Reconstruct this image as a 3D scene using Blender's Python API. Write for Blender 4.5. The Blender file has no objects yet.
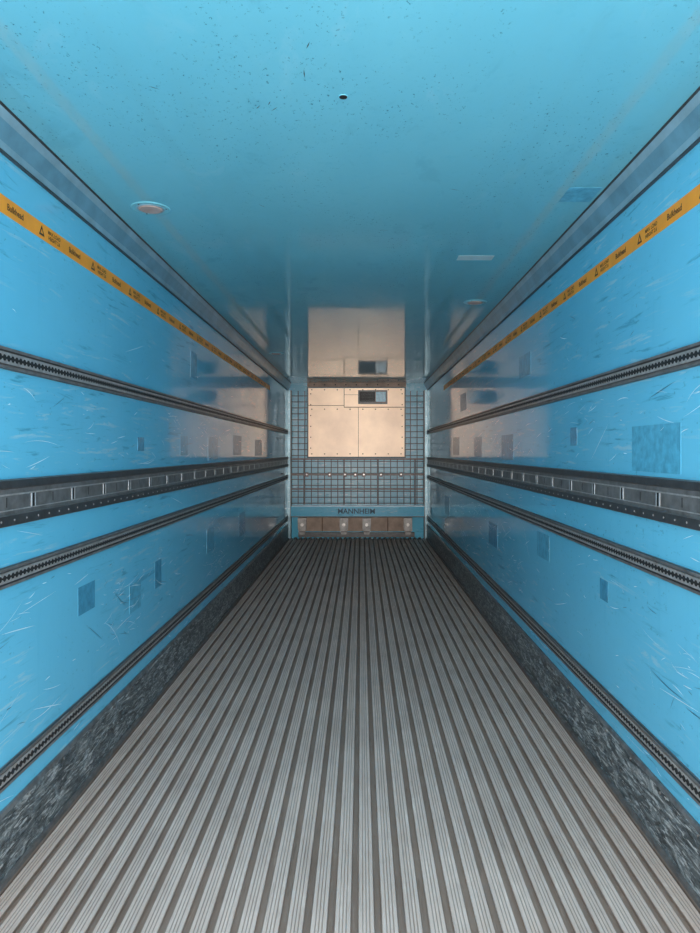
import bpy, math, random
from mathutils import Vector, Matrix
random.seed(7)
scene = bpy.context.scene
try:
    scene.view_settings.view_transform = 'Standard'
    scene.view_settings.look = 'None'
except Exception:
    pass
try:
    scene.cycles.diffuse_bounces = 8
    scene.cycles.glossy_bounces = 6
except Exception:
    pass

XL, XR = -1.29, 1.17
H = 2.74
L = 12.4
CAMZ = 1.54

# ------------------------------------------------------------ node helpers
def new_mat(name):
    m = bpy.data.materials.new(name); m.use_nodes = True
    nt = m.node_tree
    return m, nt, nt.nodes['Principled BSDF']

def N(nt, t, **kw):
    n = nt.nodes.new(t)
    for k, v in kw.items():
        setattr(n, k, v)
    return n

def coords(nt, scale=(1,1,1), rot=(0,0,0)):
    tc = N(nt, 'ShaderNodeTexCoord'); mp = N(nt, 'ShaderNodeMapping')
    mp.inputs['Scale'].default_value = scale
    mp.inputs['Rotation'].default_value = rot
    nt.links.new(tc.outputs['Object'], mp.inputs['Vector'])
    return mp.outputs['Vector']

def noise(nt, vec, scale, detail=4, rough=0.5, dist=0.0):
    n = N(nt, 'ShaderNodeTexNoise')
    n.inputs['Scale'].default_value = scale
    n.inputs['Detail'].default_value = detail
    n.inputs['Roughness'].default_value = rough
    n.inputs['Distortion'].default_value = dist
    nt.links.new(vec, n.inputs['Vector'])
    return n.outputs['Fac']

def ramp(nt, fac, stops):
    r = N(nt, 'ShaderNodeValToRGB')
    els = r.color_ramp.elements
    while len(els) < len(stops): els.new(0.5)
    for e, (p, c) in zip(els, stops):
        e.position = p
        e.color = (c, c, c, 1) if isinstance(c, (int, float)) else (*c, 1)
    nt.links.new(fac, r.inputs['Fac'])
    return r.outputs['Color']

def mix(nt, fac, a, b, blend='MIX'):
    m = N(nt, 'ShaderNodeMix', data_type='RGBA', blend_type=blend)
    def put(sock, v):
        if isinstance(v, (int, float)): sock.default_value = v
        elif isinstance(v, tuple): sock.default_value = (*v, 1)
        else: nt.links.new(v, sock)
    put(m.inputs[0], fac); put(m.inputs[6], a); put(m.inputs[7], b)
    return m.outputs[2]

def math_n(nt, op, a, b=0.0):
    m = N(nt, 'ShaderNodeMath', operation=op)
    for i, v in enumerate((a, b)):
        if isinstance(v, (int, float)): m.inputs[i].default_value = v
        else: nt.links.new(v, m.inputs[i])
    return m.outputs[0]

def bump(nt, h, bsdf, strength, dist=0.01):
    b = N(nt, 'ShaderNodeBump')
    b.inputs['Strength'].default_value = strength
    b.inputs['Distance'].default_value = dist
    nt.links.new(h, b.inputs['Height'])
    nt.links.new(b.outputs['Normal'], bsdf.inputs['Normal'])

def simple(name, col, rough=0.5, metal=0.0, var=0.25, sc=12):
    m, nt, b = new_mat(name)
    v = coords(nt)
    f = noise(nt, v, sc, 5, 0.6)
    c = mix(nt, ramp(nt, f, [(0.3, 0.0), (0.7, 1.0)]), tuple(x*(1-var) for x in col), tuple(min(1, x*(1+var)) for x in col))
    nt.links.new(c, b.inputs['Base Color'])
    b.inputs['Roughness'].default_value = rough
    b.inputs['Metallic'].default_value = metal
    return m

def paint(name, base, dark, rough=0.05, scr=0.6, stretch=(1, 0.5, 1.0), dirt=0.35, spk=45):
    m, nt, b = new_mat(name)
    v1 = coords(nt, stretch)
    big = noise(nt, v1, 1.3, 5, 0.6, 0.4)
    c = mix(nt, ramp(nt, big, [(0.35, 0.0), (0.7, 0.6)]), base, dark)
    v2 = coords(nt, (1, 0.6, 1))
    sp = noise(nt, v2, spk, 3, 0.7)
    zone = noise(nt, v1, 3.1, 3)
    spm = math_n(nt, 'MULTIPLY', ramp(nt, sp, [(0.63, 0.0), (0.69, 1.0)]), ramp(nt, zone, [(0.42, 0.0), (0.57, 1.0)]))
    c = mix(nt, math_n(nt, 'MULTIPLY', spm, dirt), c, (0.02, 0.10, 0.15))
    sm = noise(nt, coords(nt, (3, 1.4, 16)), 2.0, 5, 0.65, 0.5)
    smz = ramp(nt, noise(nt, coords(nt, (1, 0.7, 1.2), (0.1, 0, 0)), 2.1, 2), [(0.43, 0.0), (0.56, 1.0)])
    c = mix(nt, math_n(nt, 'MULTIPLY', math_n(nt, 'MULTIPLY', ramp(nt, sm, [(0.57, 0.0), (0.65, 1.0)]), smz), scr*0.7), c, (0.42, 0.66, 0.76))
    c = mix(nt, math_n(nt, 'MULTIPLY', math_n(nt, 'MULTIPLY', ramp(nt, sm, [(0.34, 1.0), (0.42, 0.0)]), smz), 0.5*min(1, scr*2)), c, (0.03, 0.2, 0.32))
    dr = noise(nt, coords(nt, (9, 9, 0.7)), 2.0, 4, 0.6)
    c = mix(nt, math_n(nt, 'MULTIPLY', ramp(nt, dr, [(0.58, 0.0), (0.70, 1.0)]), 0.3), c, dark)
    nt.links.new(c, b.inputs['Base Color'])
    rr = ramp(nt, noise(nt, v1, 2.4, 5, 0.6), [(0.3, rough), (0.75, rough + 0.07)])
    nt.links.new(rr, b.inputs['Roughness'])
    b.inputs['IOR'].default_value = 1.5
    bump(nt, noise(nt, v1, 2.2, 2), b, 0.05, 0.01)
    return m

m_wall = paint('blue_gelcoat_wall', (0.15, 0.565, 0.80), (0.105, 0.48, 0.72), scr=0.8)
m_ceil = paint('blue_gelcoat_ceiling', (0.165, 0.53, 0.67), (0.12, 0.455, 0.61), scr=0.14, dirt=0.75, rough=0.035, spk=90)
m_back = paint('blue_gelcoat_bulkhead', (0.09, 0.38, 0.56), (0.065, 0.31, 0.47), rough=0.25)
m_patch = simple('repair_patch_blue', (0.095, 0.41, 0.60), 0.2, 0, 0.2, 25)
m_patch2 = simple('repair_patch_dark', (0.06, 0.30, 0.47), 0.25, 0, 0.25, 25)
m_scr = simple('scratch_white', (0.50, 0.75, 0.87), 0.6, 0, 0.2)
m_scr_d = simple('scratch_dark', (0.03, 0.16, 0.25), 0.6, 0, 0.2)
m_cove = simple('cove_grey_blue', (0.14, 0.32, 0.43), 0.3, 0.1, 0.2, 6)
m_cove_l = simple('cove_edge_light', (0.27, 0.44, 0.53), 0.35, 0.2, 0.2, 6)
m_dark = simple('anodised_dark', (0.060, 0.062, 0.066), 0.4, 0.3, 0.3, 20)
m_mid = simple('anodised_grey', (0.19, 0.185, 0.185), 0.4, 0.4, 0.35, 16)
m_alu = simple('bare_aluminium', (0.48, 0.46, 0.45), 0.35, 0.5, 0.25, 30)
m_clip = simple('zinc_clip', (0.6, 0.64, 0.68), 0.35, 0.4, 0.2, 30)
m_black = simple('black_void', (0.012, 0.012, 0.013), 0.6, 0, 0.2)
m_orange = simple('orange_film', (0.90, 0.33, 0.02), 0.35, 0, 0.12, 5)
m_ink = simple('black_ink', (0.02, 0.015, 0.01), 0.5)
m_tan = simple('tan_cover_panel', (0.90, 0.63, 0.45), 0.3, 0.1, 0.16, 1.6)
m_seam = simple('brown_seam', (0.16, 0.09, 0.05), 0.6)
m_beige = simple('brown_board', (0.36, 0.25, 0.19), 0.5, 0, 0.3, 6)
m_lens = simple('lamp_lens', (0.46, 0.36, 0.33), 0.25, 0, 0.15, 20)
m_ring = simple('lamp_ring', (0.17, 0.54, 0.67), 0.3, 0, 0.1)
m_white = simple('white_label', (0.40, 0.63, 0.70), 0.4, 0, 0.1)
m_wire = simple('wire_dark', (0.025, 0.045, 0.06), 0.4, 0.3, 0.2)
m_text = simple('faded_navy_ink', (0.02, 0.09, 0.16), 0.5, 0, 0.2)

# scuffed kick plate
m_kick, nt, b = new_mat('scuffed_kick_plate')
v = coords(nt, (1, 0.45, 1.6), (0.15, 0, 0))
f1 = noise(nt, v, 12, 8, 0.78, 1.6)
c = ramp(nt, f1, [(0.38, (0.03, 0.038, 0.042)), (0.50, (0.11, 0.13, 0.138)), (0.58, (0.26, 0.285, 0.29)), (0.67, (0.62, 0.63, 0.62))])
v2 = coords(nt, (1, 1.3, 11), (0.35, 0, 0))
f2 = noise(nt, v2, 9, 4, 0.6, 0.8)
c = mix(nt, ramp(nt, f2, [(0.57, 0.0), (0.61, 0.85)]), c, (0.56, 0.58, 0.58))
v3 = coords(nt, (1, 1.2, 10), (-0.4, 0, 0))
f3 = noise(nt, v3, 10, 3, 0.6, 0.6)
c = mix(nt, ramp(nt, f3, [(0.59, 0.0), (0.63, 0.85)]), c, (0.02, 0.025, 0.03))
nt.links.new(c, b.inputs['Base Color'])
b.inputs['Metallic'].default_value = 0.15; b.inputs['Roughness'].default_value = 0.38
bump(nt, f1, b, 0.3, 0.01)

# floor metal
def floor_mat(name, c1, c2, rough, metal):
    m, nt, b = new_mat(name)
    v = coords(nt, (14, 0.25, 1))
    f = noise(nt, v, 1.0, 6, 0.65)
    v2 = coords(nt, (1, 1, 1))
    f2 = noise(nt, v2, 2.2, 6, 0.65)
    f3 = noise(nt, coords(nt, (60, 3.5, 1)), 1.0, 6, 0.75)
    c = mix(nt, ramp(nt, f, [(0.3, 0.0), (0.7, 1.0)]), c1, c2)
    c = mix(nt, ramp(nt, f2, [(0.35, 0.5), (0.65, 0.0)]), c, tuple(x*0.72 for x in c1))
    c = mix(nt, ramp(nt, f3, [(0.56, 0.0), (0.68, 0.6)]), c, tuple(min(1, x*1.3) for x in c2))
    c = mix(nt, ramp(nt, f3, [(0.32, 0.65), (0.44, 0.0)]), c, tuple(x*0.55 for x in c1))
    nt.links.new(c, b.inputs['Base Color'])
    b.inputs['Metallic'].default_value = metal; b.inputs['Roughness'].default_value = rough
    bump(nt, f3, b, 0.15, 0.004)
    return m
m_rib = floor_mat('floor_rib_aluminium', (0.66, 0.52, 0.455), (0.80, 0.65, 0.58), 0.45, 0.1)
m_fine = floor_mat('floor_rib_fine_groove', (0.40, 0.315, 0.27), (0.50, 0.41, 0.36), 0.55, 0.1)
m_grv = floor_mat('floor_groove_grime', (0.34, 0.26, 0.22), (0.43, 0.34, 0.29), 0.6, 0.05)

# ------------------------------------------------------------ mesh builder
class MB:
    def __init__(s): s.v = []; s.f = []; s.m = []; s.mats = []
    def mi(s, mat):
        if mat not in s.mats: s.mats.append(mat)
        return s.mats.index(mat)
    def face(s, pts, mat):
        i = len(s.v); s.v += [tuple(p) for p in pts]
        s.f.append(tuple(range(i, i+len(pts)))); s.m.append(s.mi(mat))
    def box(s, x0, x1, y0, y1, z0, z1, mat):
        x0, x1 = sorted((x0, x1)); y0, y1 = sorted((y0, y1)); z0, z1 = sorted((z0, z1))
        i = len(s.v)
        s.v += [(x0,y0,z0),(x1,y0,z0),(x1,y1,z0),(x0,y1,z0),(x0,y0,z1),(x1,y0,z1),(x1,y1,z1),(x0,y1,z1)]
        for f in ((0,3,2,1),(4,5,6,7),(0,1,5,4),(1,2,6,5),(2,3,7,6),(3,0,4,7)):
            s.f.append(tuple(i+k for k in f)); s.m.append(s.mi(mat))
    def extr(s, prof, y0, y1, mats, close=True):
        n = len(prof); i = len(s.v)
        s.v += [(x, y0, z) for x, z in prof] + [(x, y1, z) for x, z in prof]
        for k in range(n if close else n-1):
            j = (k+1) % n
            mm = mats[k] if isinstance(mats, list) else mats
            s.f.append((i+k, i+j, i+n+j, i+n+k)); s.m.append(s.mi(mm))
        if close:
            mm = mats[0] if isinstance(mats, list) else mats
            s.f.append(tuple(range(i, i+n))[::-1]); s.m.append(s.mi(mm))
            s.f.append(tuple(range(i+n, i+2*n))); s.m.append(s.mi(mm))
    def disc(s, c, r, axis, h, mat, seg=20, r2=None):
        r2 = r if r2 is None else r2
        i = len(s.v)
        for rr, hh in ((r, 0), (r2, h)):
            for k in range(seg):
                a = 2*math.pi*k/seg; p, q = rr*math.cos(a), rr*math.sin(a)
                if axis == 'x': s.v.append((c[0]+hh, c[1]+p, c[2]+q))
                elif axis == 'y': s.v.append((c[0]+p, c[1]+hh, c[2]+q))
                else: s.v.append((c[0]+p, c[1]+q, c[2]+hh))
        for k in range(seg):
            j = (k+1) % seg
            s.f.append((i+k, i+j, i+seg+j, i+seg+k)); s.m.append(s.mi(mat))
        s.f.append(tuple(range(i+seg, i+2*seg))); s.m.append(s.mi(mat))
    def mesh(s, me, mx, mat):
        i = len(s.v)
        s.v += [tuple(mx @ v.co) for v in me.vertices]
        for p in me.polygons:
            s.f.append(tuple(i+k for k in p.vertices)); s.m.append(s.mi(mat))
    def obj(s, name, parent=None):
        me = bpy.data.meshes.new(name)
        me.from_pydata(s.v, [], s.f)
        for m in s.mats: me.materials.append(m)
        for p, k in zip(me.polygons, s.m): p.material_index = k
        me.update()
        o = bpy.data.objects.new(name, me)
        scene.collection.objects.link(o)
        if parent: o.parent = parent
        return o

def text_mesh(body, size):
    cu = bpy.data.curves.new('txt', 'FONT'); cu.body = body; cu.size = size
    cu.align_x = 'CENTER'; cu.align_y = 'CENTER'; cu.offset = size*0.02
    o = bpy.data.objects.new('txt', cu); scene.collection.objects.link(o)
    dg = bpy.context.evaluated_depsgraph_get()
    me = bpy.data.meshes.new_from_object(o.evaluated_get(dg))
    bpy.data.objects.remove(o)
    return me

# ------------------------------------------------------------ shell
T = 0.12
b_ = MB(); b_.box(XL-T, XL, 0, L+T, -0.1, H+T, m_wall); wl = b_.obj('wall_left')
b_ = MB(); b_.box(XR, XR+T, 0, L+T, -0.1, H+T, m_wall); wr = b_.obj('wall_right')
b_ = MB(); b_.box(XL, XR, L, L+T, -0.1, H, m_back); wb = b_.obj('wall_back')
b_ = MB(); b_.box(XL, XR, 0, L+T, H, H+T, m_ceil); ce = b_.obj('ceiling')

# ribbed floor
b_ = MB()
b_.box(XL, XR, 0, L, -0.1, -0.034, m_grv)
nr = 31
pitch = (XR-XL-0.06)/nr
top = 0.052
prof = [(XL, -0.034), (XL, 0.0), (XL+0.03, 0.0), (XL+0.03, -0.03)]
mats = [m_rib, m_rib, m_grv, m_grv]
x = XL+0.03
for i in range(nr):
    g = (pitch-top)/2
    a, c_ = x+g, x+pitch-g
    seg = [(a+0.006, -0.026), (a+0.006, -0.007), (a, -0.005), (a+0.0015, 0.0)]
    for q in (0.28, 0.5, 0.72):
        xc = a+top*q
        seg += [(xc-0.0020, 0.0), (xc-0.001, -0.002), (xc+0.001, -0.002), (xc+0.0020, 0.0)]
    seg += [(c_-0.0015, 0.0), (c_, -0.005), (c_-0.006, -0.007), (c_-0.006, -0.026)]
    prof += seg
    n = len(seg)
    for k in range(n):
        p0 = seg[k]; p1 = seg[k+1] if k+1 < n else None
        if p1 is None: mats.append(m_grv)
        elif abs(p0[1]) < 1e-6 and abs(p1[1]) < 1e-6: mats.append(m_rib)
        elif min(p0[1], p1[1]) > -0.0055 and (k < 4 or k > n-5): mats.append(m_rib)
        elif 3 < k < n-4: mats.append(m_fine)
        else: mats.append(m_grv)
    x += pitch
prof += [(XR-0.03, -0.026), (XR-0.03, 0.0), (XR, 0.0), (XR, -0.034)]
mats += [m_grv, m_rib, m_rib, m_rib]
b_.extr(prof, 0, L, mats, close=False)
b_.obj('floor')

# kick plates
for side, X, s in (('left', XL, 1), ('right', XR, -1)):
    b_ = MB()
    b_.extr([(X, 0.0), (X+s*0.016, 0.0), (X+s*0.016, 0.235), (X+s*0.010, 0.25), (X, 0.25)], 0, L-0.01, [m_kick, m_kick, m_mid, m_mid, m_kick])
    b_.box(X, X+s*0.03, 0, L-0.01, 0, 0.018, m_mid)
    for k in range(40):
        y = 0.3+k*0.3
        b_.disc((X+s*0.016, y, 0.222), 0.006, 'x', s*0.003, m_mid, 8)
    b_.obj('baseboard_'+side)

# ceiling coves
for side, X, s in (('left', XL, 1), ('right', XR, -1)):
    b_ = MB()
    b_.extr([(X, H), (X, H-0.125), (X+s*0.010, H-0.125), (X+s*0.012, H-0.095), (X+s*0.040, H-0.040), (X+s*0.052, H-0.010), (X+s*0.056, H)],
            0, L, [m_cove, m_cove_l, m_cove_l, m_cove, m_cove_l, m_dark, m_dark])
    b_.box(X, X+s*0.012, 0, L, H-0.133, H-0.125, m_dark)
    b_.obj('trim_1' if side == 'left' else 'trim_2')

# ------------------------------------------------------------ cargo rails
def slim_rail(X, s, z0, z1):
    b_ = MB(); h = z1-z0
    b_.box(X, X+s*0.006, 0, L-0.02, z0, z1, m_mid)
    b_.extr([(X, z1), (X+s*0.014, z1-0.002), (X+s*0.014, z1-h*0.16), (X+s*0.006, z1-h*0.2)], 0, L-0.02, [m_dark, m_mid, m_dark, m_dark])
    b_.extr([(X, z0), (X+s*0.014, z0+0.002), (X+s*0.014, z0+h*0.16), (X+s*0.006, z0+h*0.2)], 0, L-0.02, [m_dark, m_mid, m_dark, m_dark])
    zc = (z0+z1)/2
    b_.box(X+s*0.006, X+s*0.012, 0, L-0.02, zc-h*0.25, zc+h*0.25, m_alu)
    y = 0.02
    while y < L-0.05:
        b_.disc((X+s*0.012, y, zc), h*0.15, 'x', s*0.0006, m_black, 10)
        b_.box(X+s*0.012, X+s*0.0124, y, y+0.03, zc-h*0.05, zc+h*0.05, m_black)
        y += 0.03
    return b_.obj('cargo_rail')

def wide_rail(X, s, z0, z1):
    b_ = MB(); h = z1-z0
    b_.box(X, X+s*0.008, 0, L-0.02, z0, z1, m_mid)
    b_.extr([(X, z1), (X+s*0.018, z1-0.004), (X+s*0.018, z1-0.032), (X+s*0.008, z1-0.036)], 0, L-0.02, [m_mid, m_dark, m_dark, m_dark])
    b_.extr([(X, z0), (X+s*0.018, z0+0.004), (X+s*0.018, z0+0.040), (X+s*0.008, z0+0.044)], 0, L-0.02, [m_dark, m_dark, m_mid, m_dark])
    b_.box(X+s*0.008, X+s*0.0095, 0, L-0.02, z0+0.112, z0+0.118, m_alu)
    b_.box(X+s*0.008, X+s*0.0095, 0, L-0.02, z0+0.056, z0+0.060, m_alu)
    y = 0.06; k = 0
    while y < L-0.1:
        if k % 4 == 0:
            b_.box(X+s*0.008, X+s*0.0092, y, y+0.009, z0+0.060, z1-0.056, m_clip)
            b_.box(X+s*0.008, X+s*0.0092, y+0.03, y+0.037, z0+0.060, z1-0.056, m_clip)
            b_.box(X+s*0.008, X+s*0.0088, y+0.009, y+0.03, z0+0.060, z1-0.056, m_black)
        elif k % 4 == 2:
            b_.box(X+s*0.008, X+s*0.0086, y, y+0.006, z0+0.070, z1-0.066, m_black)
        b_.disc((X+s*0.018, y+0.04, z0+0.022), 0.004, 'x', s*0.0015, m_alu, 8)
        y += 0.095; k += 1
    return b_.obj('cargo_rail')

for X, s in ((XL, 1), (XR, -1)):
    slim_rail(X, s, 1.835, 1.916)
    wide_rail(X, s, 1.265, 1.437)
    slim_rail(X, s, 1.045, 1.12)
    slim_rail(X, s, 0.325, 0.405)

# ------------------------------------------------------------ load limit stripe
t_logo = text_mesh('Bulkhead', 0.034)
t_max = text_mesh('MAX. LOAD\nHEIGHT 2.6', 0.022)
for X, s in ((XL, 1), (XR, -1)):
    b_ = MB()
    b_.box(X+s*0.0004, X+s*0.0015, 0.1, 9.9, 2.396, 2.462, m_orange)
    zc = 2.429; y = 0.45; k = 0; xx = X+s*0.002
    def place(me, yy):
        d = 1 if s > 0 else -1
        mx = Matrix(((0, 0, s, xx), (d, 0, 0, yy), (0, 1, 0, zc), (0, 0, 0, 1)))
        b_.mesh(me, mx, m_ink)
    while y < 9.4:
        if k % 2 == 0:
            place(t_logo, y)
        else:
            d = 1 if s > 0 else -1
            place(t_max, y+d*0.06)
            yt = y-d*0.055; r = 0.024
            P = [(yt-r, zc-0.019), (yt+r, zc-0.019), (yt, zc+0.023)]
            Q = [(yt-r*0.5, zc-0.011), (yt+r*0.5, zc-0.011), (yt, zc+0.009)]
            for a in range(3):
                c2 = (a+1) % 3
                b_.face([(xx, *P[a]), (xx, *P[c2]), (xx, *Q[c2]), (xx, *Q[a])], m_ink)
        y += 0.27; k += 1
    b_.obj('load_height_stripe')

# ------------------------------------------------------------ patches and scratches
def patches(X, s, items, name, parent):
    b_ = MB()
    for (y, z, w, h, m) in items:
        b_.box(X, X+s*0.0012, y-w/2, y+w/2, z-h/2, z+h/2, m)
    return b_.obj(name, parent)
patches(XR, -1, [(2.79, 1.55, 0.46, 0.19, m_patch), (3.37, 0.87, 0.11, 0.10, m_patch2), (5.6, 1.57, 0.45, 0.2, m_patch2),
                 (4.5, 0.93, 0.3, 0.16, m_patch), (3.85, 1.62, 0.12, 0.10, m_patch2), (7.0, 1.58, 0.5, 0.2, m_patch2),
                 (8.6, 1.6, 0.6, 0.22, m_patch2), (6.2, 0.8, 0.4, 0.2, m_patch2), (9.5, 0.8, 0.5, 0.25, m_patch2),
                 (5.0, 2.15, 0.35, 0.16, m_patch), (8.0, 2.1, 0.5, 0.2, m_patch2)], 'repair_patches', wr)
patches(XL, 1, [(3.29, 0.85, 0.2, 0.13, m_patch2), (4.0, 0.71, 0.2, 0.16, m_patch), (4.45, 0.76, 0.14, 0.17, m_patch2),
                (6.1, 1.56, 0.4, 0.2, m_patch), (4.1, 1.58, 0.12, 0.08, m_patch2), (5.1, 1.58, 0.22, 0.14, m_patch),
                (7.3, 1.6, 0.5, 0.2, m_patch2), (8.8, 1.58, 0.6, 0.2, m_patch2), (6.0, 0.78, 0.3, 0.2, m_patch),
                (7.6, 0.75, 0.4, 0.25, m_patch2), (5.4, 2.2, 0.2, 0.2, m_patch)], 'repair_patches', wl)

def scratches(X, s, parent, n, seed):
    rnd = random.Random(seed); b_ = MB()
    centres = [(rnd.uniform(2.2, 8.5), rnd.uniform(0.5, 1.0)) for _ in range(9)] + [(rnd.uniform(2.3, 7), rnd.uniform(1.5, 1.8)) for _ in range(5)]
    for i in range(n):
        band = rnd.choices([(0.45, 1.02), (1.14, 1.25), (1.46, 1.82), (1.95, 2.35), (0.26, 0.32)], [7, 1.5, 4, 1.0, 1])[0]
        y0 = rnd.uniform(1.8, 10); z0 = rnd.uniform(*band)
        if rnd.random() < 0.45:
            cy, cz = rnd.choice(centres)
            y0 = rnd.gauss(cy, 0.18); z0 = rnd.gauss(cz, 0.07)
            band = (0.45, 1.02) if cz < 1.1 else (1.46, 1.82)
        ln = rnd.uniform(0.03, 0.25)*rnd.choice([0.2, 0.4, 0.7, 1.4]); ang = rnd.gauss(0, 0.22)
        if rnd.random() < 0.15: ang += rnd.uniform(-1, 1)
        cur = rnd.gauss(0, 0.25); w = rnd.uniform(0.0006, 0.0022)
        pts = []
        yy, zz, a = y0, z0, ang
        for k in range(7):
            pts.append((yy, zz)); yy += math.cos(a)*ln/6; zz += math.sin(a)*ln/6; a += cur/6
        if any(not (band[0] <= p[1] <= band[1]) for p in pts): continue
        xx = X+s*0.0018
        mt = m_scr if rnd.random() < 0.75 else m_scr_d
        for k in range(6):
            w0 = w*math.sin(math.pi*(k+0.15)/6.3); w1 = w*math.sin(math.pi*(k+1.15)/6.3)
            (a0, c0), (a1, c1) = pts[k], pts[k+1]
            b_.face([(xx, a0, c0-w0), (xx, a1, c1-w1), (xx, a1, c1+w1), (xx, a0, c0+w0)], mt)
    return b_.obj('paint_scratches', parent)
scratches(XL, 1, wl, 620, 3)
scratches(XR, -1, wr, 620, 5)

# ceiling details
for (x, y, r) in ((-1.04, 3.46, 0.095), (0.92, 5.64, 0.095), (-1.04, 8.6, 0.095)):
    b_ = MB()
    b_.disc((x, y, H), r, 'z', -0.004, m_ring, 36, r*0.95)
    b_.disc((x, y, H-0.004), r*0.72, 'z', -0.002, m_cove_l, 36, r*0.70)
    b_.disc((x, y, H-0.006), r*0.62, 'z', -0.004, m_lens, 36, r*0.54)
    for k in range(3):
        a = k*2.1
        b_.disc((x+r*0.82*math.cos(a), y+r*0.82*math.sin(a), H-0.004), 0.004, 'z', -0.002, m_dark, 8)
    b_.obj('ceiling_light')
b_ = MB()
b_.box(0.60, 0.82, 4.30, 4.40, H-0.001, H, m_white)
b_.box(0.95, 1.10, 3.19, 3.37, H-0.001, H, m_patch)
b_.disc((-0.06, 2.37, H), 0.016, 'z', -0.002, m_ring, 16)
b_.disc((-0.06, 2.37, H-0.002), 0.014, 'z', -0.001, m_black, 16)
for (x, y, l_, a) in ((-0.35, 2.43, 0.03, 2.2), (-0.18, 2.2, 0.05, 1.6), (0.4, 3.2, 0.06, 0.4), (0.1, 3.8, 0.05, 0.1), (-0.5, 3.4, 0.06, 1.0),
                      (-0.29, 2.44, 0.04, 2.3), (-0.31, 2.40, 0.03, 2.0), (-0.15, 2.05, 0.04, 1.9), (-0.7, 2.3, 0.04, 0.6)):
    dx, dy = math.cos(a)*l_, math.sin(a)*l_; ex, ey = -math.sin(a)*0.0018, math.cos(a)*0.0018
    z = H-0.0006
    b_.face([(x, y, z), (x+dx*.5+ex, y+dy*.5+ey, z), (x+dx, y+dy, z), (x+dx*.5-ex, y+dy*.5-ey, z)], m_ink)
b_.obj('ceiling_marks', ce)

# ------------------------------------------------------------ bulkhead end
Y = L - 0.001
for nm, X, s in (('trim_3', XL, 1), ('trim_4', XR, -1)):
    b_ = MB()
    b_.box(X, X+s*0.05, Y-0.10, Y, 0, H-0.13, m_cove_l)
    b_.box(X+s*0.05, X+s*0.062, Y-0.12, Y, 0, H-0.13, m_dark)
    for k in range(20):
        b_.disc((X+s*0.025, Y-0.10, 0.15+k*0.125), 0.007, 'y', -0.004, m_clip, 8)
    b_.obj(nm)

# evaporator cover
b_ = MB()
x0, x1, z0, z1 = -0.92, 0.76, 1.44, 2.64
yf = Y-0.16
b_.box(x0, x1, yf, Y-0.02, z0, z1, m_tan)
fr = 0.022
b_.box(x0-fr, x0, yf-0.01, Y-0.02, z0-fr, z1+fr, m_wire); b_.box(x1, x1+fr, yf-0.01, Y-0.02, z0-fr, z1+fr, m_wire)
b_.box(x0, x1, yf-0.01, Y-0.02, z0-fr, z0, m_wire)
b_.box(x0, x1, yf-0.01, Y-0.02, z1, z1+fr, m_wire)
b_.box(x0-0.02, x1+0.03, Y-0.14, Y, z1+fr, H-0.001, m_beige)
for k in range(9):
    b_.disc((x0+0.1+k*(x1-x0-0.2)/8, Y-0.14, 2.70), 0.012, 'y', -0.004, m_ink, 10)
b_.box(-0.30, -0.290, yf-0.003, yf, 2.30, z1, m_seam)
b_.box(-0.05, -0.042, yf-0.003, yf, z0, 2.30, m_seam)
b_.box(-0.30, x1, yf-0.003, yf, 2.30, 2.312, m_seam)
b_.box(x0, -0.30, yf-0.003, yf, 2.33, 2.340, m_seam)
b_.box(-0.292, -0.05, yf-0.003, yf, 2.52, 2.526, m_seam)
for k in range(8):
    for zz in (z0+0.05, z1-0.03, 2.27):
        b_.disc((x0+0.06+k*(x1-x0-0.12)/7, yf, zz), 0.012, 'y', -0.004, m_seam, 8)
for k in range(6):
    for xx in (x0+0.04, x1-0.04):
        b_.disc((xx, yf, z0+0.15+k*0.19), 0.012, 'y', -0.004, m_seam, 8)
b_.box(-0.05, 0.46, yf-0.05, yf, 2.36, 2.60, m_dark)
b_.box(-0.02, 0.24, yf-0.054, yf-0.05, 2.40, 2.57, m_black)
b_.box(0.26, 0.43, yf-0.054, yf-0.05, 2.40, 2.57, m_patch2)
for k in range(6):
    b_.box(0.0, 0.22, yf-0.058, yf-0.054, 2.415+k*0.026, 2.421+k*0.026, m_dark)
b_.obj('evaporator_cover')

# wire grid
b_ = MB()
gx0, gx1 = XL+0.066, XR-0.066
yg = Y-0.06
def bar_v(x, a, c): b_.box(x-0.007, x+0.007, yg-0.012, yg, a, c, m_wire)
def bar_h(z, a, c): b_.box(a, c, yg-0.020, yg-0.008, z-0.007, z+0.007, m_wire)
nx = 20
for k in range(nx+1):
    x = gx0+(gx1-gx0)*k/nx
    if x < x0-0.03 or x > x1+0.03:
        bar_v(x, 0.60, H-0.14)
    else:
        bar_v(x, 0.60, z0-0.03)
z = 0.62
while z < H-0.14:
    if z < z0-0.03: bar_h(z, gx0, gx1)
    else:
        bar_h(z, gx0, x0-0.024); bar_h(z, x1+0.024, gx1)
    z += 0.105
b_.obj('bulkhead_grille')

# strap rail with fittings
b_ = MB()
b_.box(gx0, gx1, Y-0.13, Y-0.09, 1.385, 1.412, m_dark)
b_.box(gx0, gx1, Y-0.13, Y-0.09, 1.110, 1.145, m_dark)
for x in (-0.95, -0.55, -0.28, -0.1, 0.05, 0.35, 0.7):
    b_.box(x-0.03, x+0.03, Y-0.15, Y-0.13, 1.09, 1.165, m_dark)
    b_.disc((x, Y-0.15, 1.128), 0.014, 'y', -0.006, m_alu, 12)
for x in (-1.0, -0.3, 0.3, 0.95):
    b_.box(x-0.012, x+0.012, Y-0.125, Y-0.08, 0.6, 1.385, m_wire)
b_.box(gx0, gx1, Y-0.11, Y-0.08, 0.86, 0.885, m_dark)
b_.obj('strap_rail')

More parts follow.
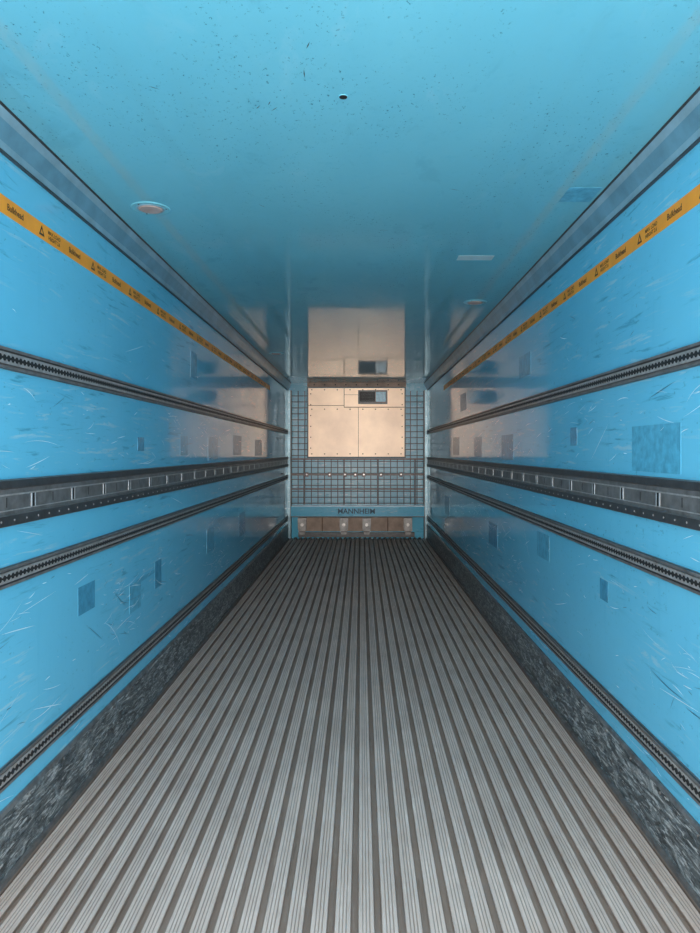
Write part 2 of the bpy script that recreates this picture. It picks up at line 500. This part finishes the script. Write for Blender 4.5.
# lower blue band & return-air pallet stop
b_ = MB()
b_.box(gx0, gx1, Y-0.18, Y, 0.39, 0.58, m_wall)
b_.box(gx0, gx1, Y-0.185, Y-0.18, 0.385, 0.40, m_dark)
b_.box(gx0, gx1, Y-0.185, Y-0.18, 0.57, 0.582, m_cove_l)
tm = text_mesh('MANNHEIM', 0.125)
b_.mesh(tm, Matrix(((1, 0, 0, -0.08), (0, 0, -1, Y-0.183), (0, 1, 0, 0.485), (0, 0, 0, 1))), m_text)
b_.box(gx0, gx1, Y-0.04, Y, 0.0, 0.39, m_wall)
b_.box(-1.06, 0.90, Y-0.10, Y-0.04, 0.13, 0.37, m_beige)
b_.box(-1.1, 0.94, Y-0.12, Y-0.04, 0.03, 0.11, m_dark)
for x in (-1.03, -0.30, 0.10, 0.82):
    b_.extr([(x-0.075, 0.37), (x+0.075, 0.37), (x+0.075, 0.18), (x+0.04, 0.08), (x-0.04, 0.08), (x-0.075, 0.18)], Y-0.17, Y-0.06, m_mid)
    b_.disc((x, Y-0.17, 0.25), 0.028, 'y', -0.01, m_alu, 14)
    b_.box(x-0.05, x+0.05, Y-0.174, Y-0.17, 0.12, 0.14, m_dark)
for x in (-0.68, 0.47):
    b_.box(x-0.01, x+0.01, Y-0.105, Y-0.10, 0.13, 0.37, m_seam)
for i in range(26):
    x = -1.14+i*0.0865
    b_.disc((x, Y-0.20, 0.0), 0.03, 'z', 0.035, m_dark, 10, 0.02)
b_.obj('return_air_bulkhead')

# ------------------------------------------------------------ light
w = bpy.data.worlds.new('outdoor_sky'); scene.world = w; w.use_nodes = True
bg = w.node_tree.nodes['Background']
bg.inputs['Color'].default_value = (1.0, 0.955, 0.92, 1); bg.inputs['Strength'].default_value = 6.6
pl = bpy.data.lights.new('door_opening', 'AREA'); pl.shape = 'RECTANGLE'; pl.size = XR-XL; pl.size_y = H
pl.cycles.is_portal = True
po = bpy.data.objects.new('door_opening', pl); scene.collection.objects.link(po)
po.location = ((XL+XR)/2, -0.01, H/2)
po.rotation_euler = Vector((0, 1, 0)).to_track_quat('-Z', 'Y').to_euler()
sl = bpy.data.lights.new('sun', 'SUN'); sl.energy = 2.5; sl.angle = math.radians(35); sl.color = (1, 0.9, 0.78)
so = bpy.data.objects.new('sun', sl); scene.collection.objects.link(so)
so.location = (0, -6, 4)
so.rotation_euler = Vector((0.0, 1, -0.06)).to_track_quat('-Z', 'Y').to_euler()

# ------------------------------------------------------------ camera
cam = bpy.data.cameras.new('camera'); co = bpy.data.objects.new('camera', cam); scene.collection.objects.link(co)
cam.sensor_fit = 'AUTO'; cam.sensor_width = 36; cam.lens = 700/933*36
cam.shift_x = -(361-350)/933; cam.shift_y = -(466.5-451)/933
co.location = (0, 0, CAMZ); co.rotation_euler = (math.radians(90), 0, 0)
cam.clip_start = 0.02
scene.camera = co
